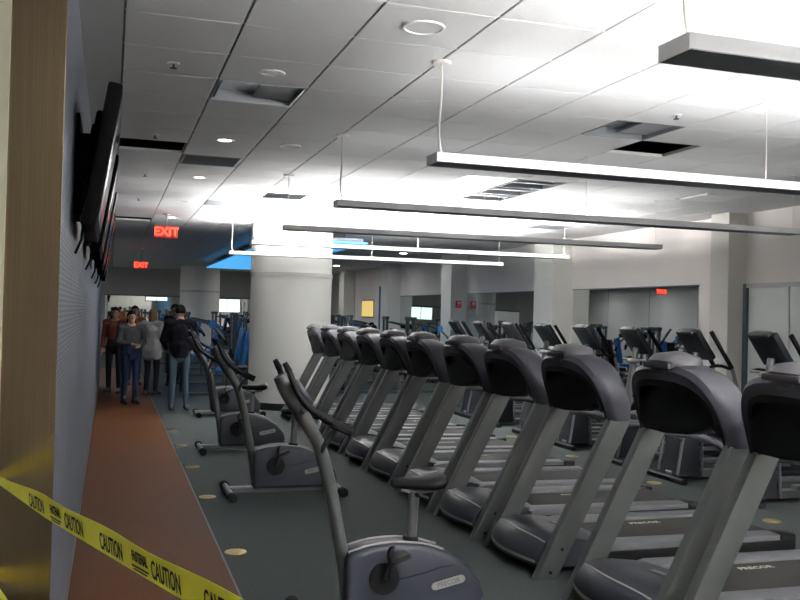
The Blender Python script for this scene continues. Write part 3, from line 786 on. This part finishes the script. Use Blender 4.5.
# ================================================================== STRENGTH MACHINES beyond the column
def strength(pad):
    t = empty('strength_machine')
    fr = MB()
    fr.box(-0.5, 0.9, -0.03, 0.03, 0, 0.06, bev=0.006); fr.box(-0.53, -0.47, -0.35, 0.35, 0, 0.06, bev=0.006); fr.box(0.84, 0.9, -0.35, 0.35, 0, 0.06, bev=0.006)
    fr.build('base_frame', 'tm_grey', t)
    for s in (-1, 1):
        MB().box(-0.53, -0.47, s*0.2-0.025, s*0.2+0.025, 0.06, 1.62, bev=0.006).build('tower_post', 'tm_grey', t)
        MB().cyl((-0.5, s*0.09, 0.06), 0.010, 1.5, n=8).build('guide_rod', 'chrome', t)
    MB().box(-0.55, -0.45, -0.23, 0.23, 1.56, 1.64, bev=0.012).build('tower_head', 'tm_grey', t)
    pl = MB().box(-0.07, 0.07, -0.14, 0.14, 0, 0.045, bev=0.004).mesh('weight_plate'); pl.materials.append(M['black'])
    for q in range(10): link_obj('weight_plate', pl, None, t, (-0.5, 0, 0.09+q*0.05))
    MB().box(0.3, 0.36, -0.03, 0.03, 0.06, 0.48, bev=0.006).build('seat_stem', 'tm_grey', t)
    MB().box(0.12, 0.56, -0.2, 0.2, 0.46, 0.55, bev=0.03, seg=2).build('seat_pad', pad, t)
    MB().box(-0.05, 0.04, -0.17, 0.17, 0, 0.75, bev=0.035, seg=2).build('back_pad', pad, t, (0.62, 0, 0.56), (0, 0.18, 0))
    MB().box(0.70, 0.76, -0.03, 0.03, 0.06, 1.0, bev=0.006).build('back_post', 'tm_grey', t)
    for s in (-1, 1):
        MB().tube([(-0.4, s*0.14, 1.5), (0.0, s*0.36, 1.42), (0.22, s*0.42, 1.2), (0.30, s*0.40, 1.05)], 0.022, n=8, smooth=1).build('press_arm', 'bike_frame', t)
        MB().tube([(0.26, s*0.415, 1.12), (0.31, s*0.40, 1.03)], 0.03, n=8).build('grip', 'rubber', t)
        MB().cyl((0.02, s*0.36-0.05, 1.40), 0.065, 0.1, axis='y', n=16).build('arm_pad', pad, t)
    return t
sm = {'blue_pad': strength('blue_pad'), 'black_pad': strength('black_pad')}
used = {'blue_pad': False, 'black_pad': False}
spots = []
for r, y in enumerate((18.0, 20.6, 23.2, 25.8, 28.4)):
    for c, x in enumerate((1.9, 3.6, 5.2, 6.7)):
        spots.append((r, c, x+(0.25 if r % 2 else 0.0), y+0.15*c, 'blue_pad' if (c == 0 or (r+c) % 3 == 0) else 'black_pad', (r*37+c*71) % 5*0.06-0.1))
for r, c, x, y, pad, rz in spots:
    t = copy_tree(sm[pad]) if used[pad] else sm[pad]; used[pad] = True
    t.location = (x, y, 0); t.rotation_euler = (0, 0, rz)
    cn = 'blue' if pad == 'blue_pad' else 'black'
    tag(t, '%s padded strength machine, %s row beyond the round column, %s from the walkway' % (cn, ORD[r], ORD[c]), 'weight machine', 'strength machines beyond the round column')

# fire alarm, yellow board
t = empty('fire_alarm', (XR-0.22, 20.885, 1.98))
MB().box(-0.07, 0.07, -0.03, 0.014, -0.09, 0.09, bev=0.008).build('case', 'red', t); MB().box(-0.04, 0.04, -0.042, -0.03, 0.0, 0.06, bev=0.004).build('strobe', 'white', t)
tag(t, 'small red fire alarm on the second wide wall pier', 'fire alarm')
t = empty('notice_board', (XR, 29.9, 1.55))
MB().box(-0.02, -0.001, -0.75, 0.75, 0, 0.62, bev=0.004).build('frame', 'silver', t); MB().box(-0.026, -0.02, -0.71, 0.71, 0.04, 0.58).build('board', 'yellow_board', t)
tag(t, 'bright yellow notice board on the far part of the mirrored wall', 'board')

# ================================================================== CAUTION TAPE
def ray(px, py): return (right*(px-400)/FPX + upv*(300-py)/FPX + fwd)
C0 = Vector((0, 0, CAMH))
def tape(p0, p1, extra, w0, w1, marks, name, label):
    t = empty(name, (0, 0, 0))
    p0, p1 = Vector(p0), Vector(p1); d = (p1-p0).normalized(); L = (p1-p0).length+extra
    side = Vector((d.y, -d.x, 0)).normalized()                # horizontal normal
    if side.dot(C0-p1) < 0: side = -side
    upd = (Vector((0, 0, 1))-d*d.z).normalized(); upd = (upd*0.99+side*0.12).normalized()
    b = bmesh.new(); n = 40; fr = []
    for q in range(n+1):
        s = L*q/n; k = min(1, s/0.6); w = w0+(w1-w0)*k
        c = p0+d*s+Vector((0, 0, -0.006*math.sin(PI*q/n)))
        tw = side*0.006*math.sin(q*0.7)
        fr.append([c+upd*w/2+tw, c+upd*w/2+tw-side*0.0012, c-upd*w/2-side*0.0012, c-upd*w/2])
    b.free(); mb = MB(); mb.loft(fr); st = mb.build('ribbon', 'yellow_tape', t)
    nrm = d.cross(upd).normalized()
    if nrm.dot(C0-p1) < 0: nrm = -nrm
    xd = upd.cross(nrm).normalized()
    for s, kind in marks:
        if kind == 'C': me = text_mesh('CAUTION', 0.064, 0.0003, 0.0010, sx=0.60)
        else: me = text_mesh('FASTENAL', 0.036, 0.0003, 0.0013, sx=0.62)
        q = int(round(s/L*n)); tw = 0.006*math.sin(q*0.7)
        for off, mm in ([(0.0, me)] if kind == 'C' else [(0.010, me), (-0.014, MB().box(-0.055, 0.055, -0.0025, 0.0025, 0, 0.0005).mesh('u')), (-0.022, MB().box(-0.045, 0.045, -0.002, 0.002, 0, 0.0005).mesh('u'))]):
            o = link_obj('lettering', mm, 'ink', t)
            mw = Matrix((xd, upd, nrm)).transposed().to_4x4()
            mw.translation = p0+d*s+nrm*0.0085+upd*off+Vector((0, 0, -0.006*math.sin(PI*s/L)))
            o.matrix_world = mw
    tag(t, label, 'caution tape')
    return t
r1 = ray(226, 606); P1 = C0+r1*1.85
P0 = Vector((-0.385, PIER_Y-0.035, 1.04))
dd = (P1-P0); LL = dd.length
# positions along the tape whose picture column is known
def s_of(px):
    lo, hi = 0.0, LL*1.2
    for _ in range(50):
        mid = (lo+hi)/2; v = P0+dd.normalized()*mid-C0
        x = 400+FPX*v.dot(right)/v.dot(fwd)
        if x < px: lo = mid
        else: hi = mid
    return lo
marks = [(s_of(39), 'C'), (s_of(58), 'F'), (s_of(76.5), 'C'), (s_of(114), 'C'), (s_of(143), 'F'), (s_of(169), 'C'), (s_of(226), 'C')]
tape(P0, P1, 1.1, 0.034, 0.076, marks, 'caution_tape', 'yellow caution tape stretched across the walkway from the bronze pier, upper strand')
P2 = C0+ray(29, 612)*3.1
tape((-0.385, PIER_Y-0.035, 0.665), (-0.17, 3.05, 0.47), 0.5, 0.05, 0.076, [(0.3, 'C'), (0.7, 'F')], 'caution_tape', 'yellow caution tape hanging lower down on the bronze pier, lower strand')

# ================================================================== PEOPLE
def person(name, loc, rz, hgt, cols, pose, label, hair_len=0.0):
    """cols: dict skin, top, legs, shoes, hair. pose: dict of joint overrides. figure faces -y in its own frame"""
    k = hgt/1.75
    J = dict(pel=(0,0,.95), waist=(0,0,1.08), chest=(0,.01,1.30), neck=(0,.015,1.47), head=(0,-.01,1.60), top=(0,0,1.70),
             shl=(-.185,.01,1.42), shr=(.185,.01,1.42), ell=(-.235,.03,1.14), elr=(.235,.03,1.14), wrl=(-.235,-.06,.90), wrr=(.235,-.06,.90),
             hil=(-.095,0,.93), hir=(.095,0,.93), knl=(-.10,-.02,.50), knr=(.10,-.02,.50), anl=(-.105,.02,.085), anr=(.105,.02,.085), tol=(-.12,-.15,.035), tor=(.12,-.15,.035))
    J.update(pose)
    J = {a: Vector(b) for a, b in J.items()}
    jk = cols.get('bulk', 1.0)
    seg = [ # a, b, ra, rb, flatten(y/x), material
        ('pel', 'waist', .165, .15*jk, .72, 'legs'), ('waist', 'chest', .15*jk, .175*jk, .68, 'top'), ('chest', 'neck', .175*jk, .075, .66, 'top'), ('pel', 'pel2', .168, .14, .75, 'legs'),
        ('shl', 'shr', .075*jk, .075*jk, 1, 'top'), ('neck', 'head', .055, .055, 1, 'skin'),
        ('shl', 'ell', .062*jk, .052*jk, 1, 'top'), ('shr', 'elr', .062*jk, .052*jk, 1, 'top'), ('ell', 'wrl', .05*jk, .035, 1, 'top'), ('elr', 'wrr', .05*jk, .035, 1, 'top'),
        ('hil', 'knl', .088, .062, 1, 'legs'), ('hir', 'knr', .088, .062, 1, 'legs'), ('knl', 'anl', .062, .048, 1, 'legs'), ('knr', 'anr', .062, .048, 1, 'legs'),
        ('anl', 'tol', .045, .036, 1, 'shoes'), ('anr', 'tor', .045, .036, 1, 'shoes'), ('anl', 'hel', .045, .04, 1, 'shoes'), ('anr', 'her', .045, .04, 1, 'shoes')]
    J['pel2'] = J['pel']+Vector((0, 0, -.06)); J['hel'] = J['anl']+Vector((0, .05, -.045)); J['her'] = J['anr']+Vector((0, .05, -.045))
    if cols.get('jacket'): seg[0] = ('pel', 'waist', .178, .165*jk, .74, 'top')
    if cols.get('long'):   # coat hem over the hips
        seg[0] = ('pel', 'waist', .175*jk, .16*jk, .74, 'top'); seg[3] = ('pel', 'pel2', .178*jk, .18*jk, .75, 'top'); J['pel2'] = J['pel']+Vector((0, 0, -.05))
    if cols.get('long'):
        J['hml'] = Vector((-.085, .0, .80)); J['hmr'] = Vector((.085, .0, .80))
        seg += [('hml', 'hmr', .125, .125, .9, 'top'), ('hil', 'hml', .11, .125, .9, 'top'), ('hir', 'hmr', .11, .125, .9, 'top')]
    mb = MB(); S = []
    for a, b_, ra, rb, fl_, mt in seg:
        A, B = J[a], J[b_]
        nst = 16
        for q in range(nst+1):
            f = q/nst; c = A.lerp(B, f); r = ra+(rb-ra)*f
            mb.ball(c, r, r*fl_, r if fl_ == 1 else r*0.8, sub=2)
        S.append((A, B, ra, rb, mt))
    # head with jaw, nose, ears
    hd = J['head']
    mb.ball(hd+Vector((0, .01, .03)), .076, .095, .10, sub=3); mb.ball(hd+Vector((0, -.02, -.05)), .055, .065, .06, sub=2)
    mb.ball(hd+Vector((0, -.092, -.005)), .013, .02, .022, sub=1)
    for s in (-1, 1): mb.ball(hd+Vector((s*.078, .01, .0)), .012, .022, .032, sub=1)
    S.append((hd+Vector((0, 0, -.1)), hd+Vector((0, 0, .06)), .09, .10, 'skin'))
    # hands : palm, four fingers, thumb
    for sd, sg in (('l', -1), ('r', 1)):
        e, w = J['el'+sd], J['wr'+sd]; d = (w-e).normalized()
        sidev = d.cross(Vector((0, 0, 1)));
        if sidev.length < .2: sidev = Vector((0, 1, 0)).cross(d)
        sidev.normalize(); nv = d.cross(sidev).normalized()
        for q in range(4): mb.ball(w+d*(.02+.022*q)+sidev*0, .026, .026, .026, sub=1); mb.ball(w+d*(.03+.02*q)+sidev*.018, .02, sub=1); mb.ball(w+d*(.03+.02*q)-sidev*.018, .02, sub=1)
        for q, ln in enumerate((.060, .074, .078, .066)):
            base = w+d*.095+sidev*(-.033+.022*q)
            for z in range(7):
                f = z/6; mb.ball(base+d*ln*f+nv*(-.028*f*f), .0095-.001*f, sub=1)
        for z in range(6):
            f = z/5; mb.ball(w+d*(.03+.06*f)+sidev*(-.04-.018*f)+nv*(-.02*f), .011-.001*f, sub=1)
        S.append((w+d*.015, w+d*.18, .04, .03, 'skin'))
    me0 = mb.mesh('body')
    o = bpy.data.objects.new('body', me0); COL.objects.link(o)
    rm = o.modifiers.new('r', 'REMESH'); rm.mode = 'VOXEL'; rm.voxel_size = 0.0095; rm.use_smooth_shade = True
    smo = o.modifiers.new('s', 'SMOOTH'); smo.factor = 0.5; smo.iterations = 3
    dg = bpy.context.evaluated_depsgraph_get()
    me = bpy.data.meshes.new_from_object(o.evaluated_get(dg)); bpy.data.objects.remove(o)
    order = ['skin', 'top', 'legs', 'shoes']; me.materials.clear()
    for nme in order: me.materials.append(cols[nme])
    n = len(me.polygons); ct = np.zeros(n*3); me.polygons.foreach_get('center', ct); ct = ct.reshape(-1, 3)
    best = np.full(n, 1e9); idx = np.zeros(n, int)
    for A, B, ra, rb, mt in S:
        A, B = np.array(A), np.array(B); ab = B-A; L2 = (ab@ab)+1e-9
        f = np.clip(((ct-A)@ab)/L2, 0, 1); dist = np.linalg.norm(ct-(A+f[:, None]*ab), axis=1)-(ra+(rb-ra)*f)*0.8
        mk = dist < best; best[mk] = dist[mk]; idx[mk] = order.index(mt)
    me.polygons.foreach_set('material_index', idx.astype(np.int32)); me.polygons.foreach_set('use_smooth', np.ones(n, bool)); me.update()
    root = empty(name, loc, rz); root.scale = (k, k, k)
    link_obj('body', me, None, root)
    # hair
    hb = MB()
    rings = []
    for q in range(11):
        a = q/10; ph = math.radians(8+100*a); r = math.sin(ph) if a < .8 else 1.0-.12*(a-.8)/.2
        ring = []
        for p in range(20):
            th = 2*PI*p/20; front = -math.sin(th)
            zz = .03+.112*math.cos(ph)-hair_len*max(0, (a-.6)/.4)
            if front > .3: zz = max(zz, .045+.03*front)
            ring.append(hd+Vector((.086*r*math.cos(th), .010+.104*r*math.sin(th), zz)))
        rings.append(ring)
    hb.loft(rings); hb.build('hair', cols['hair'], root, ang=80)
    for s in (-1, 1): MB().ball(hd+Vector((s*.03, -.081, .015)), .011, .008, .008, sub=1).build('eye', 'ink', root)
    MB().ball(hd+Vector((0, -.083, -.055)), .024, .008, .006, sub=1).build('mouth', LIP, root)
    return tag(root, label, 'person', 'people standing at the end of the walkway')
SK1 = mat('skin_warm', (0.50, 0.29, 0.20), 0.55, var=0.06); SK2 = mat('skin_deep', (0.26, 0.14, 0.09), 0.55, var=0.06)
LIP = mat('lips', (0.35, 0.13, 0.11), 0.5)
HB = mat('hair_black', (0.012, 0.011, 0.010), 0.8, spec=0.05, var=0.3, scale=60); HBR = mat('hair_brown', (0.05, 0.03, 0.017), 0.8, spec=0.05, var=0.3, scale=60); HBL = mat('hair_blond', (0.20, 0.13, 0.06), 0.8, spec=0.05, var=0.3, scale=60)
def cloth(n, c): return mat(n, c, 0.9, var=0.15, scale=12, bump=0.1, bscale=200, spec=0.08)
JBK = cloth('black_jacket', (0.006, 0.006, 0.009)); JWH = cloth('white_jacket', (0.55, 0.55, 0.52)); JGR = cloth('grey_hoodie', (0.035, 0.037, 0.042)); JRD = cloth('red_top', (0.16, 0.045, 0.035)); JOR = cloth('orange_top', (0.40, 0.13, 0.04))
DEN = cloth('blue_denim', (0.045, 0.07, 0.09)); DDK = cloth('dark_denim', (0.014, 0.020, 0.045)); BLK = cloth('black_trousers', (0.015, 0.015, 0.018)); SHO = mat('dark_shoes', (0.02, 0.018, 0.017), 0.5)
person('person', (1.13, 15.5, 0), PI, 1.78, dict(skin=SK1, top=JBK, legs=DEN, shoes=SHO, hair=HB, bulk=1.18, jacket=True),
       dict(ell=(-.27,-.02,1.15), wrl=(-.2,-.2,1.0), elr=(.27,-.02,1.15), wrr=(.2,-.2,1.0), anl=(-.13,.02,.085), anr=(.12,.04,.085)), 'person in a black jacket and blue jeans with back turned')
person('person', (0.36, 16.5, 0), 0.35, 1.66, dict(skin=SK1, top=JGR, legs=DDK, shoes=SHO, hair=HB, bulk=1.1),
       dict(ell=(-.25,-.02,1.16), wrl=(-.07,-.24,1.12), elr=(.25,-.02,1.16), wrr=(.06,-.25,1.08)), 'person in a grey hoodie and dark jeans looking down with hands together', .10)
person('person', (0.80, 18.2, 0), 2.6, 1.70, dict(skin=SK1, top=JWH, legs=BLK, shoes=SHO, hair=HBL, bulk=1.1, long=True),
       dict(wrl=(-.2,-.15,.95), wrr=(.2,-.12,.93)), 'person in a long white jacket and black trousers', .12)
person('person', (0.10, 18.6, 0), -0.3, 1.72, dict(skin=SK1, top=JRD, legs=BLK, shoes=SHO, hair=HBR),
       dict(), 'person in a dull red top behind the grey hoodie')
person('person', (0.52, 20.6, 0), 0.2, 1.76, dict(skin=SK1, top=JOR, legs=DDK, shoes=SHO, hair=HB),
       dict(), 'person in an orange top at the back of the group')
person('person', (1.35, 20.2, 0), 0.6, 1.82, dict(skin=SK2, top=JBK, legs=BLK, shoes=SHO, hair=HB),
       dict(), 'person all in black standing behind the white jacket')
